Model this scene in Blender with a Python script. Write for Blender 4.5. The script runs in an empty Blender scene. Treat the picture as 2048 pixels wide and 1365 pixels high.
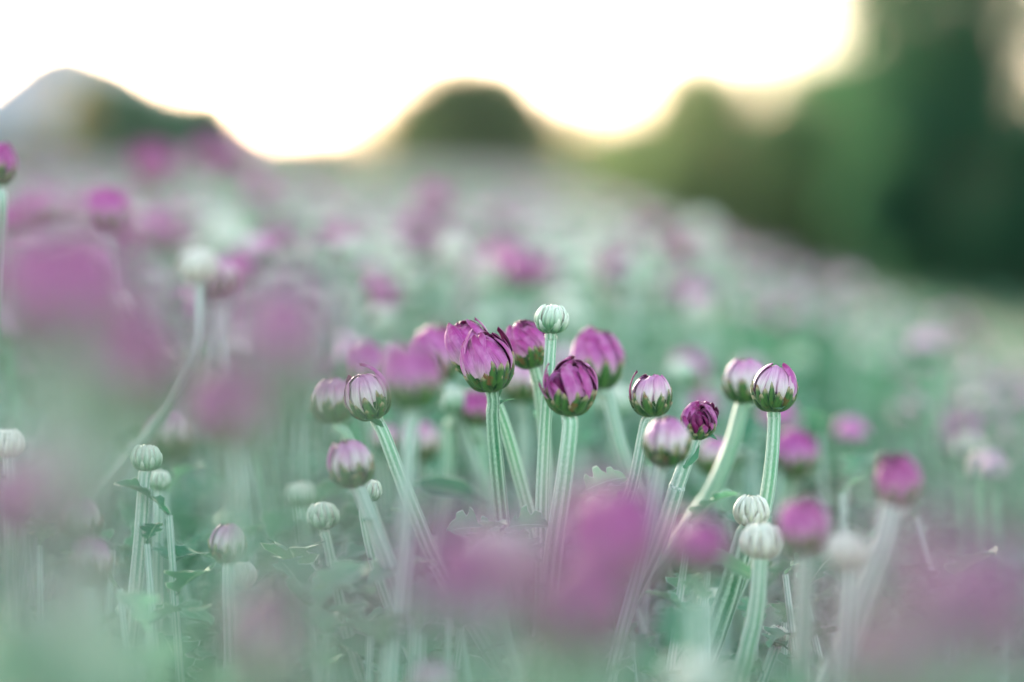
import bpy, math, random
import numpy as np
from mathutils import Vector, Matrix, Quaternion
rad = math.radians
C = bpy.context.scene.collection
scn = bpy.context.scene

# ------------------------------------------------------------------ camera
PITCH = math.atan(332.0/4835.0)
FPX, FOCUS = 4835.0, 0.52
cam_d = bpy.data.cameras.new('camera'); cam = bpy.data.objects.new('camera', cam_d); C.objects.link(cam)
cam.location = (0, 0, 0.60); cam.rotation_euler = (rad(90)-PITCH, 0, 0)
cam_d.lens = 85; cam_d.sensor_width = 36; cam_d.clip_start = 0.01; cam_d.clip_end = 20000
cam_d.dof.use_dof = True; cam_d.dof.focus_distance = FOCUS; cam_d.dof.aperture_fstop = 4.5
scn.camera = cam
CM = Matrix.Translation(cam.location) @ cam.rotation_euler.to_matrix().to_4x4()

# ------------------------------------------------------------------ sky, sun, exposure
SUN_EL, SUN_AZ = rad(9), rad(-14)       # azimuth from +Y towards +X
w = bpy.data.worlds.new('World'); scn.world = w; w.use_nodes = True
nt = w.node_tree; nt.nodes.clear()
sky = nt.nodes.new('ShaderNodeTexSky'); sky.sky_type = 'NISHITA'; sky.sun_disc = False
sky.sun_elevation = SUN_EL; sky.sun_rotation = SUN_AZ; sky.dust_density = 1.0; sky.air_density = 1.0; sky.ozone_density = 1.0
hs = nt.nodes.new('ShaderNodeHueSaturation'); hs.inputs['Saturation'].default_value = 0.75; hs.inputs['Hue'].default_value = 0.482
bg = nt.nodes.new('ShaderNodeBackground'); bg.inputs['Strength'].default_value = 0.15
ow = nt.nodes.new('ShaderNodeOutputWorld')
nt.links.new(sky.outputs[0], hs.inputs['Color']); nt.links.new(hs.outputs[0], bg.inputs[0]); nt.links.new(bg.outputs[0], ow.inputs[0])
sl = bpy.data.lights.new('sun', 'SUN'); sl.energy = 3.2; sl.angle = rad(6); sl.color = (1.0, 0.86, 0.68)
so = bpy.data.objects.new('sun', sl); C.objects.link(so)
sd = Vector((math.sin(SUN_AZ)*math.cos(SUN_EL), math.cos(SUN_AZ)*math.cos(SUN_EL), math.sin(SUN_EL)))
so.rotation_euler = sd.to_track_quat('Z', 'Y').to_euler()
scn.view_settings.view_transform = 'Standard'; scn.view_settings.look = 'None'
scn.view_settings.exposure = 2.82; scn.view_settings.gamma = 1.0
scn.render.engine = 'CYCLES'
scn.cycles.use_denoising = True
scn.cycles.max_bounces = 8; scn.cycles.diffuse_bounces = 4; scn.cycles.transparent_max_bounces = 4
scn.cycles.sample_clamp_indirect = 6; scn.cycles.caustics_reflective = False; scn.cycles.caustics_refractive = False

def at(px, py, d):                       # photo pixel (2048 wide) and metres of depth -> point in the field
    return CM @ Vector(((px-1024)/FPX*d, (682.5-py)/FPX*d, -d))

# ------------------------------------------------------------------ materials
def mat(name): 
    m = bpy.data.materials.new(name); m.use_nodes = True; t = m.node_tree; t.nodes.clear()
    o = t.nodes.new('ShaderNodeOutputMaterial'); return m, t, o
def N(t, k, **kw):
    n = t.nodes.new(k)
    for a, v in kw.items():
        if a in n.inputs.keys(): n.inputs[a].default_value = v
        else: setattr(n, a, v)
    return n
def ramp(t, fac, stops, interp='LINEAR'):
    r = t.nodes.new('ShaderNodeValToRGB'); r.color_ramp.interpolation = interp
    e = r.color_ramp.elements
    while len(e) < len(stops): e.new(0.5)
    for i, (p, c) in enumerate(stops): e[i].position = p; e[i].color = (*c, 1)
    t.links.new(fac, r.inputs[0]); return r.outputs[0]
def math_(t, op, a, b=None):
    n = t.nodes.new('ShaderNodeMath'); n.operation = op
    for i, x in enumerate((a, b)):
        if x is None: continue
        if isinstance(x, (int, float)): n.inputs[i].default_value = x
        else: t.links.new(x, n.inputs[i])
    return n.outputs[0]
def mixc(t, fac, a, b, mode='MIX'):
    n = t.nodes.new('ShaderNodeMix'); n.data_type = 'RGBA'; n.blend_type = mode
    for s, x in ((0, fac), (6, a), (7, b)):
        if isinstance(x, (int, float)): n.inputs[s].default_value = x
        elif isinstance(x, tuple): n.inputs[s].default_value = (*x, 1)
        else: t.links.new(x, n.inputs[s])
    return n.outputs[2]
def surf(t, o, col, rough=0.6, sheen=0.0, trans=0.0, spec=0.3, bump=None, sheen_rough=0.4):
    p = t.nodes.new('ShaderNodeBsdfPrincipled')
    if isinstance(col, tuple): p.inputs['Base Color'].default_value = (*col, 1)
    else: t.links.new(col, p.inputs['Base Color'])
    p.inputs['Roughness'].default_value = rough; p.inputs['Specular IOR Level'].default_value = spec
    p.inputs['Sheen Weight'].default_value = sheen; p.inputs['Sheen Roughness'].default_value = sheen_rough
    if bump is not None: t.links.new(bump, p.inputs['Normal'])
    if trans > 0:
        tr = t.nodes.new('ShaderNodeBsdfTranslucent')
        if isinstance(col, tuple): tr.inputs[0].default_value = (*col, 1)
        else: t.links.new(col, tr.inputs[0])
        m = t.nodes.new('ShaderNodeMixShader'); m.inputs[0].default_value = trans
        t.links.new(p.outputs[0], m.inputs[1]); t.links.new(tr.outputs[0], m.inputs[2]); t.links.new(m.outputs[0], o.inputs[0])
    else: t.links.new(p.outputs[0], o.inputs[0])
def uvn(t):
    u = t.nodes.new('ShaderNodeUVMap'); s = t.nodes.new('ShaderNodeSeparateXYZ'); t.links.new(u.outputs[0], s.inputs[0])
    return u.outputs[0], s.outputs[0], s.outputs[1]
def streak(t, uv, sx, sy, detail=3):
    mp = t.nodes.new('ShaderNodeMapping'); mp.inputs['Scale'].default_value = (sx, sy, 1); t.links.new(uv, mp.inputs[0])
    n = t.nodes.new('ShaderNodeTexNoise'); n.inputs['Scale'].default_value = 1.0; n.inputs['Detail'].default_value = detail
    t.links.new(mp.outputs[0], n.inputs['Vector']); return n.outputs[0]
def bumpn(t, h, dist, strength=0.6):
    b = t.nodes.new('ShaderNodeBump'); b.inputs['Strength'].default_value = strength; b.inputs['Distance'].default_value = dist
    t.links.new(h, b.inputs['Height']); return b.outputs[0]

def petal_mat(name, stops, sat=0.3):
    m, t, o = mat(name); uv, u, v = uvn(t)
    base = ramp(t, u, stops)
    st = streak(t, uv, 2.2, 11, 5)
    tc = t.nodes.new('ShaderNodeTexCoord'); bn = t.nodes.new('ShaderNodeTexNoise'); bn.inputs['Scale'].default_value = 2.2; t.links.new(tc.outputs['Object'], bn.inputs['Vector'])
    dark = mixc(t, ramp(t, st, [(0.3, (0, 0, 0)), (0.6, (1, 1, 1))]), mixc(t, 0.4, base, (0.20, 0.004, 0.12)), base)
    dark = mixc(t, ramp(t, bn.outputs[0], [(0.45, (0, 0, 0)), (0.8, (0.5, 0.5, 0.5))]), dark, (0.78, 0.42, 0.68))
    edge = math_(t, 'ABSOLUTE', math_(t, 'SUBTRACT', v, 0.5))
    rim = ramp(t, edge, [(0.40, (0, 0, 0)), (0.5, (1, 1, 1))])
    col = mixc(t, math_(t, 'MULTIPLY', rim, 0.5), dark, (0.62, 0.16, 0.46))
    surf(t, o, col, rough=0.5, sheen=0.2, trans=0.26, spec=0.35, bump=bumpn(t, st, 0.0004))
    return m
M = {}
M['petal'] = petal_mat('petal_lilac', [(0.0, (0.80, 0.72, 0.66)), (0.28, (0.70, 0.40, 0.58)), (0.5, (0.57, 0.15, 0.46)), (0.78, (0.50, 0.06, 0.33)), (1.0, (0.30, 0.008, 0.12))])
M['petal_deep'] = petal_mat('petal_magenta', [(0.0, (0.66, 0.42, 0.52)), (0.3, (0.56, 0.20, 0.44)), (0.6, (0.52, 0.085, 0.36)), (1.0, (0.32, 0.01, 0.15))])
M['petal_pale'] = petal_mat('petal_pale', [(0.0, (0.78, 0.78, 0.62)), (0.42, (0.82, 0.76, 0.72)), (0.72, (0.76, 0.42, 0.60)), (1.0, (0.5, 0.10, 0.34))])
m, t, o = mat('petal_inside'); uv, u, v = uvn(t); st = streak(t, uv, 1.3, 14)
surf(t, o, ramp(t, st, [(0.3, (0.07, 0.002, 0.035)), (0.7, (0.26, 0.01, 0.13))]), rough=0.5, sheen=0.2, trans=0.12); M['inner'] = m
m, t, o = mat('petal_cream'); uv, u, v = uvn(t); st = streak(t, uv, 1.3, 12)
surf(t, o, mixc(t, st, (0.60, 0.64, 0.48), (0.74, 0.70, 0.64)), rough=0.55, sheen=0.3, trans=0.15); M['cream'] = m

BLEM = 0.75
def bract_mat(name, mid, low, edgec, tipc, edge0=0.33, tip0=0.8):
    m, t, o = mat(name); uv, u, v = uvn(t)
    st = streak(t, uv, 2.5, 9)
    e = math_(t, 'ABSOLUTE', math_(t, 'SUBTRACT', v, 0.5))
    body = mixc(t, ramp(t, math_(t, 'ADD', st, math_(t, 'MULTIPLY', e, -0.7)), [(0.12, (0, 0, 0)), (0.5, (1, 1, 1))]), low, mid)
    rim = ramp(t, e, [(edge0, (0, 0, 0)), (0.5, (1, 1, 1))])
    col = mixc(t, math_(t, 'MULTIPLY', rim, 0.8), body, edgec)
    tip = ramp(t, math_(t, 'ADD', u, math_(t, 'MULTIPLY', st, 0.12)), [(tip0, (0, 0, 0)), (1.02, (1, 1, 1))])
    col = mixc(t, tip, col, tipc)
    tcc = t.nodes.new('ShaderNodeTexCoord'); rb = t.nodes.new('ShaderNodeTexNoise'); rb.inputs['Scale'].default_value = 2.6; rb.inputs['Detail'].default_value = 4; t.links.new(tcc.outputs['Object'], rb.inputs['Vector'])
    blem = math_(t, 'MULTIPLY', ramp(t, rb.outputs[0], [(0.56, (0, 0, 0)), (0.64, (1, 1, 1))]), ramp(t, u, [(0.35, (0, 0, 0)), (0.7, (1, 1, 1))]))
    col = mixc(t, math_(t, 'MULTIPLY', blem, BLEM), col, (0.20, 0.06, 0.03))
    fine = streak(t, uv, 30, 60, 2)
    surf(t, o, col, rough=0.5, sheen=0.12, spec=0.35, trans=0.05, bump=bumpn(t, fine, 0.0002))
    return m
M['calyx'] = bract_mat('calyx_green', (0.060, 0.16, 0.035), (0.006, 0.040, 0.014), (0.36, 0.44, 0.24), (0.36, 0.30, 0.18), 0.42, 0.88)
BLEM = 0.12
M['button'] = bract_mat('bract_grey_green', (0.13, 0.33, 0.17), (0.03, 0.15, 0.07), (0.40, 0.54, 0.38), (0.72, 0.78, 0.66), 0.36, 0.48)
M['creambract'] = bract_mat('bract_cream', (0.56, 0.58, 0.44), (0.34, 0.30, 0.26), (0.78, 0.76, 0.66), (0.82, 0.80, 0.72), 0.2, 0.5)
m, t, o = mat('calyx_cup'); surf(t, o, (0.02, 0.07, 0.025), rough=0.6, sheen=0.1); M['cup'] = m

def stem_mat(name, groove, ridge):
    m, t, o = mat(name); uv, u, v = uvn(t)
    wob = streak(t, uv, 3, 9, 2)
    c = math_(t, 'ADD', math_(t, 'MULTIPLY', math_(t, 'COSINE', math_(t, 'ADD', math_(t, 'MULTIPLY', v, 2*math.pi*7), math_(t, 'MULTIPLY', wob, 2.5))), 0.28), math_(t, 'MULTIPLY', wob, 1.0))
    st = streak(t, uv, 120, 50, 3); c2 = math_(t, 'ADD', c, math_(t, 'MULTIPLY', math_(t, 'SUBTRACT', st, 0.5), 0.9))
    col = mixc(t, ramp(t, c2, [(0.25, (0, 0, 0)), (0.9, (1, 1, 1))]), groove, ridge)
    long_ = streak(t, uv, 5, 1.5, 2)
    col = mixc(t, ramp(t, long_, [(0.35, (0, 0, 0)), (0.7, (0.5, 0.5, 0.5))]), col, (0.42, 0.40, 0.38))
    surf(t, o, col, rough=0.5, sheen=0.5, spec=0.35, bump=bumpn(t, st, 0.0002, 0.8), sheen_rough=0.35)
    return m
M['stem'] = stem_mat('stem_frosted_green', (0.13, 0.36, 0.20), (0.58, 0.70, 0.60))
M['stem_green'] = stem_mat('stem_green', (0.02, 0.17, 0.07), (0.40, 0.56, 0.42))
M['stem_grey'] = stem_mat('stem_greyish', (0.16, 0.34, 0.24), (0.62, 0.68, 0.63))
m, t, o = mat('leaf_grey_green'); uv, u, v = uvn(t)
tc = N(t, 'ShaderNodeTexCoord'); nz = N(t, 'ShaderNodeTexNoise', Scale=9.0); t.links.new(tc.outputs['Object'], nz.inputs['Vector'])
e = math_(t, 'ABSOLUTE', math_(t, 'SUBTRACT', v, 0.5))
col = mixc(t, ramp(t, nz.outputs[0], [(0.35, (0, 0, 0)), (0.65, (1, 1, 1))]), (0.025, 0.14, 0.07), (0.12, 0.30, 0.18))
vein = ramp(t, e, [(0.0, (1, 1, 1)), (0.035, (0, 0, 0))])
col = mixc(t, math_(t, 'MULTIPLY', vein, 0.6), col, (0.45, 0.55, 0.42))
rim = ramp(t, e, [(0.46, (0, 0, 0)), (0.5, (1, 1, 1))]); col = mixc(t, math_(t, 'MULTIPLY', rim, 0.7), col, (0.68, 0.70, 0.66))
surf(t, o, col, rough=0.75, sheen=0.15, trans=0.3, spec=0.12); M['leaf'] = m

m, t, o = mat('stem_fuzz'); surf(t, o, (0.75, 0.80, 0.76), rough=0.5, trans=0.5); M['fuzz'] = m
# flat-coloured versions for the mass of the field
def plain(name, c1, c2, scale=20, rough=0.6, sheen=0.1, trans=0.15):
    m, t, o = mat(name); tc = N(t, 'ShaderNodeTexCoord'); nz = N(t, 'ShaderNodeTexNoise', Scale=scale); nz.inputs['Detail'].default_value = 3
    t.links.new(tc.outputs['Object'], nz.inputs['Vector'])
    surf(t, o, mixc(t, ramp(t, nz.outputs[0], [(0.35, (0, 0, 0)), (0.65, (1, 1, 1))]), c1, c2), rough=rough, sheen=sheen, trans=trans); return m
M['f_stem'] = plain('field_stem', (0.08, 0.36, 0.17), (0.32, 0.58, 0.37))
M['f_leaf'] = plain('field_leaf', (0.02, 0.13, 0.055), (0.11, 0.33, 0.17), 6)
M['f_cup'] = plain('field_calyx', (0.05, 0.20, 0.09), (0.14, 0.32, 0.18))
M['f_pink'] = plain('field_petal_pink', (0.58, 0.30, 0.46), (0.68, 0.48, 0.56))
M['f_deep'] = plain('field_petal_magenta', (0.44, 0.07, 0.28), (0.56, 0.17, 0.42))
M['f_cream'] = plain('field_petal_cream', (0.46, 0.54, 0.40), (0.62, 0.58, 0.54))

# ------------------------------------------------------------------ mesh helpers
class MB:
    def __init__(s): s.v = []; s.f = []; s.uv = []; s.mi = []
    def grid(s, P, UV, mi=0, close=False, rowmi=None):  # P: rows x cols of points
        b = len(s.v); R = len(P); Q = len(P[0])
        for r in P: s.v.extend(r)
        for i in range(R-1):
            for j in range(Q if close else Q-1):
                j2 = (j+1) % Q
                s.f.append((b+i*Q+j, b+i*Q+j2, b+(i+1)*Q+j2, b+(i+1)*Q+j))
                u00, u11 = UV[i][j], UV[i+1][j]
                if j2 == 0: v01, v11 = (UV[i][j][0], 1.0), (UV[i+1][j][0], 1.0)
                else: v01, v11 = UV[i][j2], UV[i+1][j2]
                s.uv.extend((u00, v01, v11, u11))
                s.mi.append(mi if rowmi is None else rowmi(i, j))
    def mesh(s, name, mats, smooth=True):
        me = bpy.data.meshes.new(name); me.from_pydata([tuple(p) for p in s.v], [], s.f)
        l = me.uv_layers.new(name='UVMap'); l.data.foreach_set('uv', np.array(s.uv, dtype=np.float32).ravel())
        for m in mats: me.materials.append(m)
        me.polygons.foreach_set('material_index', s.mi)
        me.polygons.foreach_set('use_smooth', [smooth]*len(s.f)); me.update(); return me

def strip(mb, phi, th0, th1, hw, r0, kz, bulge=0.05, tip='round', lift=0.0, flare=0.0, twist=0.0, edge=0.03, thick=0.025, nu=13, nv=7, ripple=0.0, rng=random, slot=(0, 1), curl=0.0):
    """one petal or bract hugging a spheroid of radius r0 (z squashed by kz), polar angle th0..th1 measured from the base"""
    cen = Vector((0, 0, kz)); outer = []; inner = []; UV = []
    for i in range(nu):
        u = i/(nu-1); th = th0+(th1-th0)*u; ph = phi+twist*u*u
        rr = r0+lift+flare*u*u+curl*max(0, u-0.75)**2*16*-0.1
        if tip == 'round': wv = hw*(0.62+0.38*math.sin(min(u/0.55, 1)*math.pi/2))*(1 if u < .7 else math.sqrt(max(0.0, 1-((u-.7)/.302)**2)))
        else: wv = hw*((0.75+0.25*min(u/.4, 1)) if u < .4 else max(0.03, (1-(u-.4)/.6)**0.55))
        d = Vector((math.sin(th)*math.cos(ph), math.sin(th)*math.sin(ph), -math.cos(th)))
        ep = Vector((-math.sin(ph), math.cos(ph), 0))
        ro, ri, uvr = [], [], []
        for j in range(nv):
            v = -1+2*j/(nv-1)
            q = (d*rr+ep*v*wv).normalized()
            R = rr+bulge*(1-v*v)*(0.4+0.6*math.sin(min(1, u*1.3)*math.pi*0.9))+edge*v+ripple*math.cos(v*7.5)
            th_ = thick*(1-0.7*v*v)*(1-0.5*u)
            a = q*R; c = q*(R-th_-0.004)
            kt = kz*(1+0.16*max(0, a.z)); ro.append(cen+Vector((a.x, a.y, a.z*kt))); ri.append(cen+Vector((c.x, c.y, c.z*kt))); uvr.append((u, (v+1)/2))
        outer.append(ro+ri[::-1]); UV.append(uvr+uvr[::-1])
    mb.grid(outer, UV, close=True, rowmi=lambda i, j: slot[0] if (j < nv-1) else slot[1])

def spheroid(mb, r, kz, th0, th1, mi, nu=12, nv=20, cz=None):
    P, UV = [], []
    for i in range(nu+1):
        th = th0+(th1-th0)*i/nu
        P.append([Vector((r*math.sin(th)*math.cos(2*math.pi*j/nv), r*math.sin(th)*math.sin(2*math.pi*j/nv), kz-r*kz*math.cos(th))) for j in range(nv)])
        UV.append([(i/nu, j/nv) for j in range(nv)])
    mb.grid(P, UV, mi=mi, close=True)

def bud_meshes(style, seed):
    """(corolla mesh, calyx mesh), unit radius, base at z = 0, axis +Z"""
    g = random.Random(seed); co = MB(); ca = MB(); D = rad
    kz = {'pink': 1.12, 'deep': 1.1, 'tall': 1.25, 'open': 1.05, 'half': 1.0, 'button': 0.86, 'cream': 0.86}[style]
    if style in ('pink', 'deep', 'tall', 'open'):
        pm = M['petal'] if style in ('pink', 'tall', 'open') else M['petal_deep']
        sg = g.choice((-1, 1)); tw = sg*g.uniform(0.35, 0.7); op = style == 'open'; lean = g.uniform(0, 6.28)
        for L, (r, n, a, b) in enumerate(((0.97, 9, 122, 152), (0.92, 11, 136, 162), (0.85, 11, 150, 172), (0.76, 10, 156, 178), (0.64, 8, 158, 180), (0.50, 6, 150, 176))):
            for k in range(n):
                ph = 2*math.pi*(k+0.5*L+g.uniform(-.16, .16))/n
                te = g.uniform(a, b)+11*math.cos(ph-lean); fl = g.uniform(-0.03, 0.05); ls = g.uniform(0, 0.035)
                w_ = (0.33 if L < 2 else 0.26)*g.uniform(.7, 1.15); sl_ = (0, 1); cu = g.uniform(.2, 1.4)
                if L < 2 and g.random() < 0.2: fl = g.uniform(0.08, 0.22); te = g.uniform(128, 150)
                if op and abs(((ph-2.8+math.pi) % (2*math.pi))-math.pi) < 1.05:      # the side that has burst open
                    if L == 0:
                        if g.random() < .85: continue
                        te = 104; fl = .30; w_ = .2
                    elif L == 1: te = g.uniform(98, 112); fl = .16; w_ *= .6; sl_ = (1, 0) if g.random() < .5 else (0, 1)
                    else: te = g.uniform(120, 150); fl = .05-.10*L; w_ *= .55; sl_ = (0, 1) if g.random() < .2 else (1, 1); cu = 2.5
                strip(co, ph, D(48), D(te), w_, r, kz, bulge=0.07, lift=ls, flare=fl,
                      twist=tw*g.uniform(.6, 1.3), edge=0.06*sg, nu=20, nv=9, ripple=0.012, curl=cu, slot=sl_)
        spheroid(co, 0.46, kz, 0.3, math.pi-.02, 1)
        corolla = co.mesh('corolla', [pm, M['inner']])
        hi = {'pink': -7, 'deep': -12, 'tall': -14, 'open': -3}[style]
        rows = ((1.05, 7, 64+hi, 78+hi, .40), (1.02, 8, 80+hi, 96+hi, .36), (0.99, 8, 90+hi, 106+hi, .33))
        slots = [M['calyx'], M['calyx'], M['cup']]
    elif style == 'half':
        for L, (r, n, a, b) in enumerate(((0.95, 10, 150, 178), (0.86, 9, 160, 182), (0.76, 8, 165, 182))):
            tw = 0.3
            for k in range(n):
                ph = 2*math.pi*(k+0.5*L+g.uniform(-.12, .12))/n
                fl = g.uniform(-0.05, 0.03)
                te = D(g.uniform(a, b)-6)
                if L == 0 and g.random() < 0.3: fl = g.uniform(.1, .3); te = D(g.uniform(132, 146))
                strip(co, ph, D(55), te, 0.33*g.uniform(.75, 1.15), r, kz, bulge=0.06, flare=fl, twist=tw*g.uniform(.2, 1), edge=0.035, nu=16, nv=9, ripple=0.01, curl=g.uniform(0, 1))
        spheroid(co, 0.62, kz, 0.3, math.pi-.02, 1)
        corolla = co.mesh('corolla', [M['petal_pale'], M['inner']])
        rows = ((1.06, 8, 66, 84, .36), (1.03, 9, 84, 100, .31), (1.0, 9, 96, 112, .27)); slots = [M['calyx'], M['calyx'], M['cup']]
    else:
        for k in range(12):
            strip(co, 2*math.pi*k/12, D(90), D(g.uniform(160, 176)), 0.24, 0.88, kz, bulge=0.06, nu=9, nv=5)
        spheroid(co, 0.84, kz, 0.5, math.pi-.02, 0)
        corolla = co.mesh('corolla', [M['cream'], M['cream']])
        rows = ((1.07, 7, 66, 112, .34), (1.02, 10, 112, 146, .29), (0.97, 11, 134, 158, .25)); bm = M['button'] if style == 'button' else M['creambract']
        slots = [bm, bm, M['button']]
    spheroid(ca, 0.965, kz, 0.02, D(78), 2, nu=10)
    n_r = len(rows)
    for r, n, a, b, hw in rows:
        off = g.random()
        for k in range(n):
            ph = 2*math.pi*(k+off+g.uniform(-.12, .12))/n
            strip(ca, ph, D(8), D(g.uniform(a, b)), hw*g.uniform(.85, 1.1), r, kz, bulge=0.13 if style not in ('button', 'cream') else 0.15, tip='point', lift=g.uniform(0, .03),
                  flare=g.uniform(-.02, .05) if style not in ('button', 'cream') else -0.02, twist=g.uniform(-.1, .1), edge=g.uniform(-.02, .02), thick=0.03, nu=13, nv=7)
    calyx = ca.mesh('calyx', slots)
    return corolla, calyx

def catmull(pts, n):
    P = [pts[0]*2-pts[1]]+list(pts)+[pts[-1]*2-pts[-2]]; out = []
    for i in range(1, len(P)-2):
        for k in range(n):
            s = k/n; a, b, c, d = P[i-1], P[i], P[i+1], P[i+2]
            out.append(0.5*((2*b)+(c-a)*s+(2*a-5*b+4*c-d)*s*s+(3*b-a-3*c+d)*s**3))
    out.append(P[-2].copy()); return out

def tube(mb, pts, radii, ns=14, ribs=7, mi=0, amp=0.07):
    P, UV = [], []; L = 0; ref = Vector((1, 0, 0))
    for i, p in enumerate(pts):
        tdir = (pts[min(i+1, len(pts)-1)]-pts[max(i-1, 0)]).normalized()
        x = (ref-tdir*ref.dot(tdir)).normalized(); y = tdir.cross(x); ref = x
        if i: L += (pts[i]-pts[i-1]).length
        row, uvr = [], []
        for j in range(ns):
            a = 2*math.pi*j/ns; r = radii[i]*(1+amp*math.cos(ribs*a))
            row.append(p+x*(r*math.cos(a))+y*(r*math.sin(a))); uvr.append((L*10, j/ns))
        P.append(row); UV.append(uvr)
    mb.grid(P, UV, mi=mi, close=True)

LOBES = [(0, .06), (.06, .05), (.16, .06), (.22, .30), (.30, .36), (.34, .22), (.40, .18), (.47, .44), (.57, .50), (.60, .34), (.66, .24), (.72, .40), (.82, .38), (.84, .24), (.90, .22), (.96, .12), (1.0, .01)]
def leaf_mb(mb, base, direction, up, length, width=1.0, bend=0.5, fold=0.35, simple=False, rng=random, mi=0):
    """a lobed chrysanthemum leaf as a curved blade with a slightly wavy edge"""
    d = direction.normalized(); s = d.cross(up).normalized(); n = s.cross(d).normalized()
    prof = LOBES if not simple else [(0, .05), (.1, .12), (.3, .26), (.55, .32), (.75, .25), (.9, .12), (1, .01)]
    P, UV = [], []; ph = rng.uniform(0, 6)
    for u, wd in prof:
        w_ = wd*length*width*0.75
        c = base+d*(length*(u-bend*0.25*u*u))-n*(length*bend*u*u*0.6)
        row, uvr = [], []
        for v in (-1, -.55, 0, .55, 1):
            z = abs(v)*w_*fold+0.05*length*math.sin(u*9+ph+v*2)*abs(v)
            row.append(c+s*(v*w_)+n*z-d*(abs(v)*-0.02*length)); uvr.append((u, (v+1)/2))
        P.append(row); UV.append(uvr)
    # a thin second face below gives the blade its thickness
    mb.grid(P, UV, mi=mi)

def empty(name, loc, label, cat, group=None):
    o = bpy.data.objects.new(name, None); C.objects.link(o); o.location = loc; o.empty_display_size = 0.01
    o['label'] = label; o['category'] = cat
    if group: o['group'] = group
    return o
def child(name, me, parent, loc=None, quat=None, scale=None):
    o = bpy.data.objects.new(name, me); C.objects.link(o); o.parent = parent
    if loc is not None: o.location = loc
    if quat is not None: o.rotation_mode = 'QUATERNION'; o.rotation_quaternion = quat
    if scale is not None: o.scale = (scale,)*3
    return o

STY = ('pink', 'deep', 'tall', 'open', 'half', 'button', 'cream')
LIB = {s: [bud_meshes(s, 100+i*7+j) for j in range(3)] for i, s in enumerate(STY)}
right = CM.to_3x3() @ Vector((1, 0, 0)); upv = CM.to_3x3() @ Vector((0, 1, 0)); back = CM.to_3x3() @ Vector((0, 0, 1))

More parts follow.
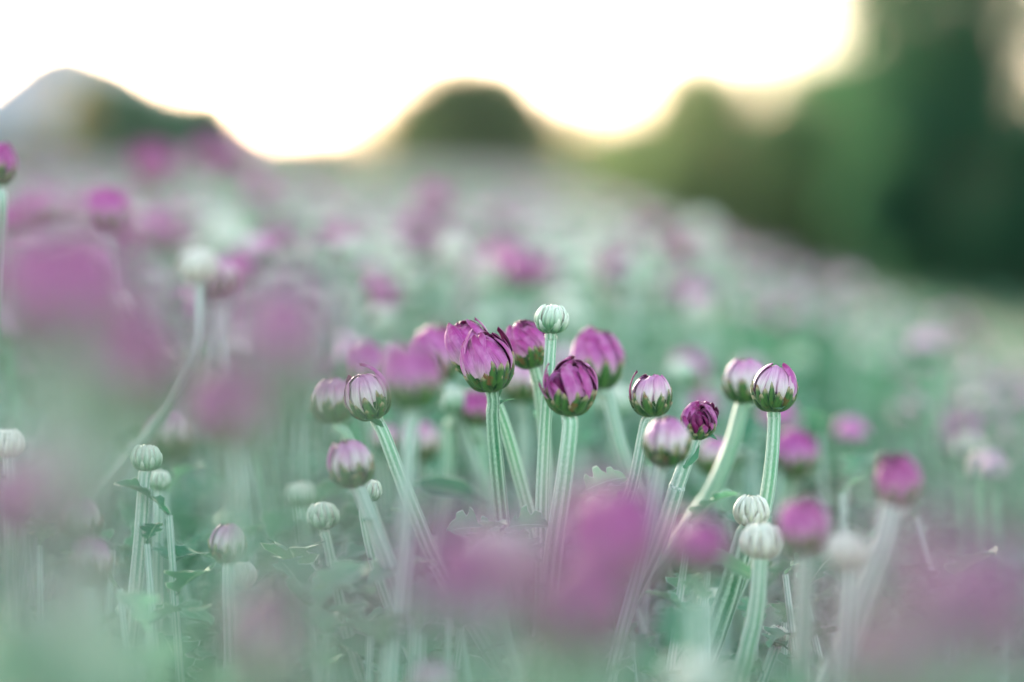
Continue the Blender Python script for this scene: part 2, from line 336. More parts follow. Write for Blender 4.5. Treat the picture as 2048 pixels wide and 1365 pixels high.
def flower(px, py, wpx, style, d, lean, toward, stem, label, r=1.2, smat='stem', spin=0, own=False, leaves=(), group=None, petals=()):
    """stem: list of (px, py, depth) the stalk runs through below the bud, then it curves down to the soil"""
    g = random.Random(int(px*13+py*7))
    if d < .3: smat = 'stem_green'; r *= .65
    if d < .3 and not (style == 'deep' and wpx > 202 and px < 400): d *= .87; wpx *= .92; stem = [(a, b, c*.87) for a, b, c in stem]
    cen = at(px, py, d); s = wpx*d/FPX/2
    ax = (upv*math.cos(rad(lean))+right*math.sin(rad(lean))).normalized()
    ax = (ax*math.cos(rad(toward))+back*math.sin(rad(toward))).normalized()
    meshes = bud_meshes(style, int(px+py)) if own else LIB[style][g.randrange(3)]
    kz = {'pink': 1.12, 'deep': 1.1, 'tall': 1.25, 'open': 1.05, 'half': 1.0, 'button': 0.86, 'cream': 0.86}[style]
    bs = cen-ax*(kz*s)
    q0 = at(*stem[0]); dd_ = (q0-bs).normalized()
    pts = [bs+ax*(0.10*s), bs+(dd_*.6-ax*.4).normalized()*min(1.3*s, (q0-bs).length*.4)]+[at(*q) for q in stem]
    last, prev = pts[-1], pts[-2]; dr = (last-prev).normalized()
    h = last.z
    if dr.z > -0.3: dr.z = -0.3
    dr = Vector((dr.x/abs(dr.z), dr.y/abs(dr.z), -1))
    m1 = last+dr*min(0.10, h*.3)*0.8; m2 = Vector((m1.x+dr.x*0.04, m1.y+dr.y*0.04, m1.z*0.5)); gr = Vector((m2.x+dr.x*0.015, m2.y+dr.y*.015, -0.01))
    pts += [m1, m2, gr]
    c = catmull(pts, 9); Ltot = len(c)
    radii = []
    for i, p in enumerate(c):
        k = i/Ltot; q = (p-c[0]).length
        radii.append(r*0.001*(0.84+0.8*k+0.35*math.exp(-q/(0.25*s))))
    root = empty('chrysanthemum', (gr.x, gr.y, 0), label, 'flower', group)
    o0 = Vector((gr.x, gr.y, 0))
    mb = MB(); tube(mb, [p-o0 for p in c], radii, ns=28 if own else 14)
    if own:
        for _ in range(2600):
            i = g.randrange(2, int(Ltot*0.55)); p = c[i].lerp(c[i+1], g.random())-o0; td = (c[i+1]-c[i]).normalized()
            rn = Vector((g.gauss(0, 1), g.gauss(0, 1), g.gauss(0, 1))); rn = (rn-td*rn.dot(td)).normalized(); sd_ = td.cross(rn)*0.00003
            b0 = p+rn*radii[i]*.95; tp = b0+(rn+td*g.uniform(-.6, .3)).normalized()*g.uniform(.0002, .0005)
            n_ = len(mb.v); mb.v.extend((b0-sd_, b0+sd_, tp)); mb.f.append((n_, n_+1, n_+2)); mb.uv.extend([(0, 0)]*3); mb.mi.append(1)
    child('stem', mb.mesh('stem', [M[smat], M['fuzz']]), root)
    for _ in range(2 if d > .45 and style != 'button' else 0):
        i = g.randrange(5, 26); a = g.uniform(0, 6.28); lb = MB()
        leaf_mb(lb, c[i]-o0, Vector((math.cos(a), math.sin(a), g.uniform(.6, 1.6))), Vector((0, 0, 1)), g.uniform(.003, .007), g.uniform(.8, 1.3), bend=g.uniform(.1, .8), simple=True, rng=g)
        child('leaf', lb.mesh('leaf', [M['leaf']]), root)
    q = Vector((0, 0, 1)).rotation_difference(ax) @ Quaternion((0, 0, 1), rad(spin) if spin else g.uniform(0, 6.28))
    child('calyx', meshes[1], root, bs-o0, q, s); child('corolla', meshes[0], root, bs-o0, q, s)
    for (ph, te, hw, fl, li, tws) in petals:
        pb = MB(); strip(pb, rad(ph), rad(50), rad(te), hw, .98, kz, bulge=.05, lift=li, flare=fl, twist=tws, edge=.05, nu=22, nv=9, ripple=.01, curl=.5)
        child('petal', pb.mesh('petal', [M['petal'], M['inner']]), root, bs-o0, Vector((0, 0, 1)).rotation_difference(ax), s)
    for (lx, ly, ld, dx, dy, dz, ln, wd, simple) in leaves:
        lb = MB(); leaf_mb(lb, at(lx, ly, ld)-o0, right*dx+upv*dy+back*dz, upv*.8+back*.6, ln, wd, bend=0.5, simple=simple, rng=g)
        child('leaf', lb.mesh('leaf', [M['leaf']]), root)
    return root

# ------------------------------------------------------------------ the flowers one can tell apart
F = FOCUS
HERO = [
 # the sharp cluster
 (974,722,100,'pink',.520,-10,6,[(986,850,.523),(1003,1040,.53)],'tall magenta bud with green cup, on the sharp ridged green stalk left of centre',dict(r=1.3,smat='stem_green',own=True,spin=40,leaves=[(1001,1062,.522,.7,.35,.5,.012,1.0,False),(1001,1064,.522,-.8,.3,.5,.013,1.0,False)],petals=[(200,158,.26,.16,.03,.3),(250,150,.3,.08,.04,.25)])),
 (938,694,84,'tall',.530,-22,0,[(985,790,.533),(1012,860,.535),(1045,980,.54),(1085,1130,.545)],'narrow magenta bud tucked behind the tall magenta bud, its petals split open at the top',dict(r=1.2,own=True,spin=100)),
 (1054,688,80,'pink',.540,-16,6,[(1078,780,.545),(1090,900,.55),(1092,1100,.555)],'lilac bud with dark green cup leaning away left of the small round green bud',dict(own=True,spin=10)),
 (1104,637,62,'button',.522,4,4,[(1101,690,.523),(1090,860,.525),(1084,1000,.528),(1084,1130,.53)],'topmost small round green bud standing on a pale straight stalk',dict(r=1.15,own=True)),
 (1141,771,102,'open',.510,5,14,[(1140,855,.511),(1128,960,.514),(1110,1080,.52),(1098,1190,.53)],'dark magenta bud bursting open on its left side, in the middle of the sharp cluster',dict(r=1.55,smat='stem',own=True,spin=50,petals=[(205,100,.20,.62,.02,.2),(222,118,.16,.30,.02,-.2),(192,128,.2,.30,.0,.1)],leaves=[(1158,990,.514,.8,.55,.1,.0115,1.0,False)])),
 (1195,716,102,'pink',.570,-3,2,[(1215,790,.572),(1240,890,.575),(1270,980,.58),(1310,1100,.59)],'plump lilac bud with a pale pointed tip, behind the dark bursting bud',dict(r=1.5,smat='stem_grey')),
 (1302,790,78,'half',.515,-4,6,[(1290,850,.516),(1268,960,.52),(1235,1060,.53)],'small lilac and white bud in a striped green cup right of the plump lilac bud',dict(r=1.0,smat='stem_grey',own=True,petals=[(178,150,.13,.30,.03,.2)])),
 (1334,882,90,'half',.485,-4,12,[(1322,940,.487),(1300,1060,.49)],'rounded pink bud with a pale brownish cup, just below the striped cup bud',dict(r=1.0,smat='stem_grey',spin=30)),
 (1398,838,70,'open',.515,12,25,[(1382,895,.516),(1355,970,.518),(1330,1050,.522)],'dark purple bud twisted open to show its hollow centre, on a thin pale stalk',dict(r=1.35,smat='stem_grey',own=True,spin=120,leaves=[(1368,938,.515,.35,.8,.1,.0065,1.3,True)])),
 (1490,760,84,'half',.560,-4,4,[(1484,815,.561),(1460,900,.565),(1420,990,.57),(1365,1075,.58)],'soft lilac bud left of and behind the sharp right-hand bud of a touching pair',dict(r=1.5,smat='stem')),
 (1549,776,86,'half',.520,3,4,[(1548,840,.521),(1543,920,.523),(1530,1010,.526),(1500,1110,.53)],'sharp white and lilac bud in a jagged green cup, right of a touching pair',dict(r=1.25,smat='stem',own=True,spin=70,petals=[(-30,158,.2,.10,.04,-.3)])),
 (1430,912,72,'half',.600,4,5,[(1440,980,.605),(1450,1060,.61)],'soft cream and green bud low behind the slanting stalk of the touching pair',dict()),
 (1592,906,84,'pink',.640,0,5,[(1590,980,.645),(1580,1060,.65)],'bright soft pink bud right of the sharp straight stalk',dict()),
 (1795,958,88,'deep',.440,0,4,[(1782,1010,.44),(1765,1080,.44),(1735,1160,.44),(1690,1280,.44)],'lone bright pink bud on a long bowed grey stalk at the right',dict(r=1.7,smat='stem_grey')),
 (1605,1050,96,'pink',.425,0,4,[(1605,1130,.425),(1600,1260,.43)],'soft pink bud beside the two little cream buds',dict(smat='stem_grey')),
 (1503,1021,66,'cream',.512,0,6,[(1488,1075,.512),(1462,1170,.513),(1425,1280,.516)],'upper of two little cream buds, on a sharp deep green slanting stalk',dict(r=1.9,smat='stem_green',own=True)),
 (1522,1080,76,'cream',.490,3,8,[(1519,1130,.49),(1510,1230,.492),(1480,1360,.496)],'lower of two little cream buds, pinkish underneath',dict(r=1.4,smat='stem',own=True,leaves=[(1512,1160,.495,-.8,.55,.2,.016,.8,True)])),
 (1555,1271,42,'button',.520,12,12,[(1545,1310,.52),(1525,1365,.52)],'tiny grey-green round bud low on a short frosted stalk near the bottom edge',dict(r=0.9,smat='stem_grey',own=True,leaves=[(1535,1350,.52,-.6,.5,.3,.010,1.0,False)])),
 (1421,1196,46,'button',.550,-8,4,[(1405,1225,.55),(1370,1290,.55)],'tiny dark green bud low left of the sharp slanting green stalk',dict(r=0.9)),
 (735,793,86,'half',.520,-20,10,[(768,870,.521),(802,960,.524),(852,1085,.53)],'sharp lilac bud with one raised petal and a deep green cup, left of the cluster',dict(r=1.25,own=True,spin=200,smat='stem',petals=[(-15,172,.17,.30,.05,.5),(190,140,.2,.05,.03,-.2)])),
 (662,800,84,'half',.560,-6,2,[(690,870,.561),(712,930,.565),(745,1040,.57),(790,1160,.58)],'soft faded lilac bud directly left of the bud with the raised petal',dict(r=1.2,smat='stem')),
 (702,926,88,'half',.492,-10,6,[(722,985,.492),(755,1070,.493),(790,1170,.496),(825,1290,.50)],'cream-topped bud with a pink petal on its left, below the raised-petal bud',dict(r=1.4,smat='stem_grey',petals=[(200,150,.34,.12,.04,.1)])),
 (738,980,48,'button',.525,10,4,[(728,1030,.525),(745,1110,.527),(775,1200,.53)],'tiny round green bud behind the stalk of the cream-topped bud',dict(r=1.0,smat='stem')),
 (645,1031,60,'button',.535,-4,4,[(653,1080,.535),(668,1150,.537),(685,1230,.54)],'small button bud with white ribs, low left of the cluster',dict(r=0.95,own=True)),
 (600,988,52,'button',.580,0,4,[(604,1040,.58),(612,1120,.585)],'small round pale bud up and left of the white-ribbed button bud',dict()),
 (293,915,56,'button',.512,3,2,[(289,960,.512),(281,1080,.514),(266,1240,.52)],'lone small green bud on a tall straight translucent stalk at the left',dict(r=1.15,smat='stem_grey',own=True,leaves=[(300,938,.512,-.2,-.8,.1,.0022,1.4,True)])),
 (318,960,44,'button',.550,3,2,[(316,1030,.55),(314,1150,.555)],'small pale bud just behind the lone tall left bud',dict(r=1.1,smat='stem_grey')),
 (872,705,96,'pink',.600,-4,4,[(905,790,.602),(940,880,.606),(965,960,.61),(985,1060,.62)],'soft lilac bud left of the tall magenta bud, on a thick bending stalk',dict(r=1.9,smat='stem_grey',leaves=[(975,1010,.575,-.9,.42,.1,.024,.62,True)])),
 (826,752,112,'pink',.430,-4,0,[(822,850,.43),(815,980,.43)],'large blurred pink bud between the raised-petal bud and the tall bud',dict(r=1.0,smat='stem_grey')),
 (730,732,82,'pink',.640,0,0,[(735,810,.645),(745,900,.65)],'soft pink bud peeking above the raised-petal bud',dict()),
 (955,815,62,'deep',.600,8,0,[(962,880,.605),(970,980,.61)],'small bright magenta bud half hidden behind the sharp ridged green stalk',dict()),
 (838,884,78,'half',.640,0,6,[(842,950,.645),(850,1050,.65)],'soft white and pink bud low between the two left stalks',dict()),
 (770,880,60,'half',.640,-4,4,[(772,940,.645),(780,1050,.65)],'soft pink-topped bud just right of the leftmost sharp stalk',dict()),
 (1042,762,78,'half',.620,4,2,[(1045,840,.625),(1048,960,.63)],'soft green-cupped pink bud in the gap right of the tall magenta bud',dict(smat='stem_grey')),
 (1228,802,70,'button',.650,4,2,[(1230,880,.655),(1235,960,.66)],'soft whitish-green bud below the plump lilac bud',dict()),
 (905,800,56,'button',.600,-4,2,[(900,860,.605),(895,960,.61)],'small soft green bud below the lilac bud on the bending stalk',dict()),
 (1475,915,44,'button',.640,0,0,[(1475,980,.645),(1478,1060,.65)],'small pale bud close right of the cream and green bud',dict()),
 # behind, left
 (-6,326,76,'deep',.575,0,0,[(5,400,.56),(0,560,.57)],'dark purple bud cut by the left edge of the picture',dict(r=1.0)),
 (210,426,84,'pink',.700,-3,0,[(212,500,.70),(218,640,.71)],'single purple bud standing clear in the upper left',dict(smat='stem_grey')),
 (395,532,72,'cream',.640,-4,0,[(397,600,.64),(390,700,.64),(330,810,.65)],'cream bud with a dark base, alone above the left-hand stalks',dict(r=1.3,smat='stem_grey')),
 (447,470,66,'cream',.880,0,0,[(450,550,.88),(455,700,.89)],'whitish dome-shaped bud right of the single purple bud',dict()),
 (305,333,84,'deep',1.02,0,0,[(306,420,1.02),(310,560,1.03)],'soft magenta bud against the dark left-hand tree',dict()),
 (420,318,70,'deep',1.15,-4,0,[(420,400,1.15),(420,500,1.15)],'soft plum bud at the foot of the grey hill',dict()),
 (478,335,66,'pink',1.20,4,0,[(478,420,1.2),(480,520,1.2)],'soft pinkish bud right beside the plum bud under the hill',dict()),
 (868,412,66,'pink',1.05,6,0,[(866,480,1.05),(862,600,1.05)],'upper bud of the soft pink pair below the round tree',dict()),
 (828,472,62,'pink',1.00,-4,0,[(828,540,1.0),(828,640,1.0)],'lower bud of the soft pink pair below the round tree',dict()),
 (530,400,60,'pink',1.10,0,0,[(530,470,1.1),(530,560,1.1)],'soft rose bud in the field below the valley of the hill',dict()),
 (1405,455,50,'cream',1.15,0,0,[(1405,540,1.15),(1405,640,1.15)],'pale round bud rising in front of the right-hand shrubs',dict()),
 (1380,742,72,'pink',.76,0,0,[(1380,820,.76),(1380,900,.77)],'faint rose bud behind the dark twisted bud',dict()),
 (1700,570,52,'half',1.1,0,0,[(1700,650,1.1),(1700,760,1.1)],'faint mauve bud at the right rim of the field',dict()),
 (1905,650,44,'half',1.25,0,0,[(1905,730,1.25),(1905,840,1.25)],'soft mauve bud near the right edge below the dark trees',dict()),
 # in front, strongly out of focus
 (130,590,300,'deep',.245,-8,0,[(150,760,.235),(170,1100,.25)],'huge blurred purple bud at the left',dict(r=1.1,smat='stem_grey')),
 (262,735,215,'deep',.280,6,0,[(255,880,.28),(170,1150,.28)],'big blurred purple bud below right of the huge purple one',dict(r=1.1,smat='stem_grey')),
 (565,665,250,'pink',.270,-6,0,[(560,850,.245),(565,1150,.25)],'huge blurred pale pink bud left of the sharp cluster',dict(r=1.0,smat='stem_grey')),
 (452,822,150,'deep',.335,4,0,[(455,950,.33),(458,1200,.335)],'blurred bright pink bud above the empty middle left',dict(r=1.0,smat='stem_grey')),
 (335,865,112,'half',.680,-4,0,[(338,970,.69),(345,1150,.70)],'blurred cream and green bud left of the blurred bright pink bud',dict(smat='stem_grey')),
 (95,870,200,'cream',.225,-6,0,[(90,1050,.225),(80,1300,.23)],'huge blurred greyish bud under the purple ones',dict(r=.9,smat='stem_grey')),
 (1228,1065,205,'deep',.302,4,0,[(1232,1220,.262),(1240,1360,.262)],'biggest blurred purple bud, low right of the centre',dict(r=1.2,smat='stem_grey')),
 (1405,1092,110,'deep',.350,0,0,[(1405,1200,.35),(1400,1350,.35)],'blurred plum bud right beside the biggest purple bud',dict(smat='stem_grey')),
 (915,1145,215,'pink',.275,-4,0,[(910,1290,.268),(910,1360,.268)],'blurred dusty pink bud low in the middle',dict(r=1.0,smat='stem_grey')),
 (1095,1240,112,'deep',.330,0,0,[(1098,1330,.33),(1100,1365,.33)],'blurred violet bud under the biggest purple bud, towards the bottom',dict(smat='stem_grey')),
 (1000,1090,110,'cream',.330,0,0,[(1000,1180,.33),(1000,1300,.33)],'blurred cream bud between the dusty pink and the biggest purple bud',dict(smat='stem_grey')),
 (1810,1318,190,'deep',.300,-4,0,[(1815,1420,.3),(1815,1500,.3)],'big blurred violet bud at the bottom right',dict(smat='stem_grey')),
 (2035,1235,200,'deep',.235,0,0,[(2035,1400,.235),(2035,1500,.235)],'dark violet blur cut by the right edge near the bottom corner',dict(smat='stem_grey')),
 (1905,1150,170,'pink',.245,4,0,[(1905,1300,.245),(1905,1400,.245)],'faint blurred mauve bud right of the bowed grey stalk',dict(smat='stem_grey')),
 (1690,1095,76,'cream',.420,0,0,[(1688,1170,.42),(1680,1300,.42)],'soft cream and pink bud on a pale stalk, left of the bowed grey stalk',dict(smat='stem_grey')),
 (1395,1365,120,'cream',.350,0,0,[(1395,1450,.33),(1395,1500,.33)],'blurred whitish bud at the bottom edge right of the middle',dict(smat='stem_grey')),
 (865,1372,90,'half',.400,0,0,[(865,1450,.4),(865,1500,.4)],'pink and cream bud cut by the bottom edge',dict(smat='stem_grey')),
 (165,1040,84,'half',.470,0,6,[(168,1120,.47),(172,1260,.475)],'faint bud with curled petals left of the lone tall stalk',dict(smat='stem_grey')),
 (455,1085,72,'half',.500,0,8,[(456,1160,.5),(460,1290,.5)],'faint pinkish bud with two arched petals, low in the middle left',dict(smat='stem_grey')),
 (15,885,60,'cream',.500,0,4,[(18,960,.5),(20,1100,.5)],'ribbed whitish bud at the left edge',dict(smat='stem_grey')),
 (30,1000,150,'deep',.300,-4,0,[(35,1130,.3),(35,1300,.3)],'blurred purple bud low at the left edge',dict(smat='stem_grey')),
 (185,1120,90,'half',.450,4,0,[(188,1200,.45),(190,1320,.45)],'faint bud with a red-tinged petal below the curled-petal bud',dict(smat='stem_grey')),
 (485,1150,56,'cream',.530,0,0,[(487,1220,.53),(490,1320,.53)],'small faint mauve bud below the arched-petal bud',dict(smat='stem_grey')),
 (850,1205,52,'button',.500,-20,0,[(838,1250,.5),(830,1330,.5)],'small greyish bud low under the dusty pink blur',dict(smat='stem_grey')),
 (248,1222,32,'button',.520,0,0,[(252,1260,.52),(255,1340,.52)],'tiniest green bud, near the foot of the lone tall stalk',dict(r=.7)),
 # nearest the lens: broad soft veils of colour
 (55,500,170,'deep',.200,-6,0,[(60,650,.2),(70,900,.21)],'purple blur at the left edge, above the huge blurred purple bud',dict(smat='stem_grey')),
 (215,660,190,'deep',.235,6,0,[(220,800,.235),(230,1000,.24)],'deep purple blur joining the two big purple buds at the left',dict(smat='stem_grey')),
 (290,600,150,'pink',.190,6,0,[(270,760,.19),(170,1000,.2)],'faint mauve veil right of the huge blurred purple bud',dict(smat='stem_grey')),
 (650,640,150,'half',.180,6,0,[(655,800,.18),(660,1100,.19)],'faint grey-pink veil between the huge pale bud and the sharp cluster',dict(smat='stem_grey')),
 (500,860,150,'half',.180,0,0,[(505,1000,.18),(510,1200,.19)],'faint pale veil under the blurred bright pink bud',dict(smat='stem_grey')),
 (70,1080,200,'deep',.180,0,0,[(75,1230,.18),(80,1400,.18)],'mauve veil low at the left edge under the blurred purple bud',dict(smat='stem_grey')),
 (1020,1190,170,'deep',.200,0,0,[(1020,1350,.2),(1020,1450,.2)],'violet veil low in the middle, right of the dusty pink blur',dict(smat='stem_grey')),
 (790,1130,150,'pink',.190,0,0,[(790,1300,.19),(790,1400,.19)],'thin pink veil left of the dusty pink blur',dict(smat='stem_grey')),
 (1130,1090,150,'deep',.215,0,0,[(1130,1300,.215),(1130,1400,.215)],'pink veil clinging to the left side of the biggest purple bud',dict(smat='stem_grey')),
 (1700,1190,180,'deep',.185,0,0,[(1700,1350,.185),(1710,1450,.185)],'mauve veil below the soft pink bud beside the little cream buds',dict(smat='stem_grey')),
 (1760,1200,200,'deep',.175,0,0,[(1760,1380,.175),(1760,1480,.175)],'wide mauve veil across the foot of the bowed grey stalk',dict(smat='stem_grey')),
 (1900,1280,200,'deep',.200,0,0,[(1900,1430,.2),(1900,1480,.2)],'violet veil between the bottom right violet bud and the right edge',dict(smat='stem_grey')),
 (1960,1010,190,'pink',.160,0,0,[(1960,1200,.16),(1960,1400,.16)],'very faint mauve veil at the right edge above the corner',dict(smat='stem_grey')),
 (1700,1330,180,'deep',.210,0,0,[(1700,1480,.21),(1700,1550,.21)],'purple veil at the bottom edge left of the big blurred violet bud',dict(smat='stem_grey')),
 (620,1290,170,'half',.190,0,0,[(620,1430,.19),(620,1500,.19)],'grey-pink veil near the bottom edge, left of the middle',dict(smat='stem_grey')),
]
for (px, py, wpx, st_, d, ln, tw_, stem_, lab, kw) in HERO:
    flower(px, py, wpx, st_, d, ln, tw_, stem_, lab, **kw)

# ------------------------------------------------------------------ countable flowers of the near field: copied from a few grown ones
def proto(style, seed, size):
    g = random.Random(seed)
    root = empty('chrysanthemum', (0, 0, -5), 'x', 'flower')
    top = Vector((g.uniform(-.012, .012), g.uniform(-.012, .012), 0.56))
    bow = Vector((g.uniform(-.02, .02), g.uniform(-.02, .02), 0.30))
    c = catmull([top, (top+bow)/2+Vector((0, 0, .06)), bow, Vector((0, 0, -0.01))], 8)
    c = [p for p in c]
    mb = MB(); tube(mb, c, [0.0011+0.0007*i/len(c) for i in range(len(c))], ns=14)
    child('stem', mb.mesh('stem', [M[g.choice(('stem', 'stem_grey', 'stem'))]]), root)
    ax = (c[0]-c[2]).normalized(); q = Vector((0, 0, 1)).rotation_difference(ax)
    me = LIB[style][seed % 3]
    child('calyx', me[1], root, c[0], q, size); child('corolla', me[0], root, c[0], q, size)
    for k in range(3):
        a = g.uniform(0, 6.28); zz = c[3+k*2]
        lb = MB(); leaf_mb(lb, zz, Vector((math.cos(a), math.sin(a), .7)), Vector((0, 0, 1)), g.uniform(.012, .026), 1.0, rng=g)
        child('leaf', lb.mesh('leaf', [M['leaf']]), root)
    TOP[root] = c[0].copy()
    return root
TOP = {}
def copy_tree(o):
    c = o.copy(); C.objects.link(c)
    for ch in o.children:
        k = ch.copy(); C.objects.link(k); k.parent = c
    return c
KINDS = [('pink', .0060), ('deep', .0058), ('half', .0055), ('cream', .0046), ('button', .0042)]
PRO = {s: [proto(s, 40+i*10+j, sz) for j in range(3)] for i, (s, sz) in enumerate(KINDS)}
used = {s: [False]*3 for s, _ in KINDS}
COLW = {'pink': 'lilac', 'deep': 'magenta', 'half': 'half-open pink and cream', 'cream': 'cream', 'button': 'small green'}
def edge_x(y): return 0.42
def fall(x): return -0.42*max(0, x-0.125)-0.006*min(1, max(0, (x-.08)/.05))
R = random.Random(11)
placed = 0; tries = 0; spots = []
while placed < 207 and tries < 20000:
    tries += 1
    y = 0.20+1.15*R.random()**0.62
    half = 0.235*y+0.02
    x = R.uniform(-half, min(half, edge_x(y)))
    z = 0.556+R.gauss(0, 0.010)+(-0.05*x if x < 0 else 0)+fall(x)
    if y > .8: z = min(z, 0.580)
    loc = CM.inverted() @ Vector((x, y, z)); dd = -loc.z
    px, py = 1024+loc.x/dd*FPX, 682.5-loc.y/dd*FPX
    if px > 1450 and py < 590+.12*(px-1700): continue
    if y < 0.46:
        if 520 < px < 1750 and py < 1230: continue
        if py < 960: continue
        if px > 1450 and py < 1260: continue
        if 180 < px < 560 and py < 1230: continue
    elif y < 0.63:
        if 560 < px < 1680 and 560 < py < 1060: continue
        if py < 1010: continue
    elif y < .8 and 640 < px < 1450 and py < 760: continue
    elif px >= 1450 and py < 860: continue
    elif y < .85 and px <= 640 and py < 830 and R.random() < .8: continue
    if any((x-a)**2+(y-b)**2 < 0.011**2 for a, b in spots): continue
    spots.append((x, y))
    s = R.choices(['pink', 'deep', 'half', 'cream', 'button'], [.20, .12, .24, .16, .28])[0]
    if y > .63: s = R.choices(['pink', 'deep', 'half', 'cream', 'button'], [.15, .05, .25, .23, .32])[0]
    if y < .5: s = R.choices(['pink', 'deep', 'half', 'cream', 'button'], [.25, .2, .2, .15, .2])[0]
    k = R.randrange(3)
    top_ = TOP[PRO[s][k]]; o = copy_tree(PRO[s][k]) if used[s][k] else PRO[s][k]; used[s][k] = True
    o.location = (x, y, 0); sc_ = z/0.56; o.scale = (sc_*R.uniform(.85, 1.15),)*2+(sc_,)
    o.rotation_euler = (R.uniform(-.06, .06), R.uniform(-.06, .06), R.uniform(0, 6.28))
    tw = o.rotation_euler.to_matrix() @ Vector((top_.x*o.scale.x, top_.y*o.scale.y, top_.z*o.scale.z)); o.location = (x-tw.x, y-tw.y, 0)
    zone = ('in the blurred foreground' if y < .46 else 'low among the stalks' if y < .63 else 'just behind the sharp cluster' if y < .95 else 'further back in the field')
    side = 'left' if px < 700 else 'middle' if px < 1350 else 'right'
    o['label'] = f'{COLW[s]} bud {zone}, {side} third of the picture'
    o['group'] = f'{COLW[s]} buds {zone} {side}'
    placed += 1
for s in PRO:
    for k in range(3):
        if not used[s][k]:
            for ch in list(PRO[s][k].children): bpy.data.objects.remove(ch)
            bpy.data.objects.remove(PRO[s][k])

# ------------------------------------------------------------------ stuff: the rest of the field as one mass
def template(kind, seed):
    """low-poly stalk with a bud and leaves, top of the bud at z = 0"""
    g = random.Random(seed); mb = MB()
    r = .0058 if kind < 2 else .0046
    tube(mb, [Vector((0, 0, -2*r)), Vector((.004, 0, -.06)), Vector((0, .004, -.16)), Vector((0, 0, -.30))], [.0012, .0013, .0016, .0018], ns=5, amp=0)
    k0 = len(mb.f)
    def ball(r, z0, mi_lo, mi_hi, kz=1.05):
        P, UV = [], []
        for i in range(7):
            th = .05+(math.pi-.1)*i/6
            P.append([Vector((r*math.sin(th)*math.cos(a*math.pi/4), r*math.sin(th)*math.sin(a*math.pi/4), z0-r*kz*math.cos(th))) for a in range(8)]); UV.append([(0, 0)]*8)
        mb.grid(P, UV, close=True, rowmi=lambda i, j: mi_lo if i < 3 else mi_hi)
    ball(r, -r, 2, 3+kind)
    for k in range(5):
        a = g.uniform(0, 6.28); z = -g.uniform(.022, .10)
        leaf_mb(mb, Vector((0, 0, z)), Vector((math.cos(a), math.sin(a), .8)), Vector((0, 0, 1)), g.uniform(.014, .03), 1, simple=True, rng=g, mi=1)
    return (np.array([tuple(p) for p in mb.v], dtype=np.float32), np.array(mb.f, dtype=np.int64), np.array(mb.mi, dtype=np.int32))
TEM = [[template(k, 5*k+j) for j in range(3)] for k in range(3)]
def mass(name, pts, label, cat):
    g = np.random.default_rng(3); V, Fs, MI = [], [], []; off = 0
    for (x, y, z, k, s) in pts:
        v, f, mi = TEM[k][g.integers(3)]
        a = g.uniform(0, 6.28); ca_, sa = math.cos(a), math.sin(a)
        tx, ty = g.normal(0, .10, 2)
        vv = v*s; X = vv[:, 0]*ca_-vv[:, 1]*sa-vv[:, 2]*tx*-1; Y = vv[:, 0]*sa+vv[:, 1]*ca_+vv[:, 2]*ty
        V.append(np.stack([X+x, Y+y, vv[:, 2]+z], 1)); Fs.append(f+off); MI.append(mi); off += len(v)
    V = np.concatenate(V); Fs = np.concatenate(Fs); MI = np.concatenate(MI)
    me = bpy.data.meshes.new(name); me.vertices.add(len(V)); me.vertices.foreach_set('co', V.ravel())
    me.loops.add(Fs.size); me.loops.foreach_set('vertex_index', Fs.ravel().astype(np.int32))
    me.polygons.add(len(Fs)); me.polygons.foreach_set('loop_start', np.arange(0, Fs.size, 4, dtype=np.int32))
    me.polygons.foreach_set('material_index', MI); me.update(calc_edges=True); me.validate()
    for m_ in ('f_stem', 'f_leaf', 'f_cup', 'f_deep', 'f_pink', 'f_cream'): me.materials.append(M[m_])
    me.polygons.foreach_set('use_smooth', [True]*len(me.polygons))
    o = bpy.data.objects.new(name, me); C.objects.link(o); o['kind'] = 'stuff'; o['label'] = label; o['category'] = cat
    return o
pts = []; R = random.Random(5)
for y0, y1, dens in ((.70, 1.35, 260), (1.35, 3.0, 620), (3.0, 6.0, 300), (6.0, 12.0, 110), (12, 30, 22)):
    for _ in range(int(dens*(y1-y0)*(0.30*(y0+y1)/2+0.25+min(.42, .3*(y0+y1)/2)))):
        y = R.uniform(y0, y1); x = R.uniform(-(0.30*y+0.25), min(.42, .3*y+.1))
        z = 0.560+R.gauss(0, 0.010 if x > 0 else .012)+(-0.03*x if x < 0 else 0)+fall(x)
        z = min(z, .60)
        if y < 1.3: z -= .012 if x < .05*y else .022
        k = R.choices([0, 1, 2], [.18, .36, .46] if x < 0 else [.22, .42, .36])[0]
        pts.append((x, y, z, k, R.uniform(.85, 1.15)*(1 if y < 6 else 1.8)))
mass('flower_field', pts, 'soft mass of pale green stalks and mauve buds filling the field to the horizon', 'flower field')

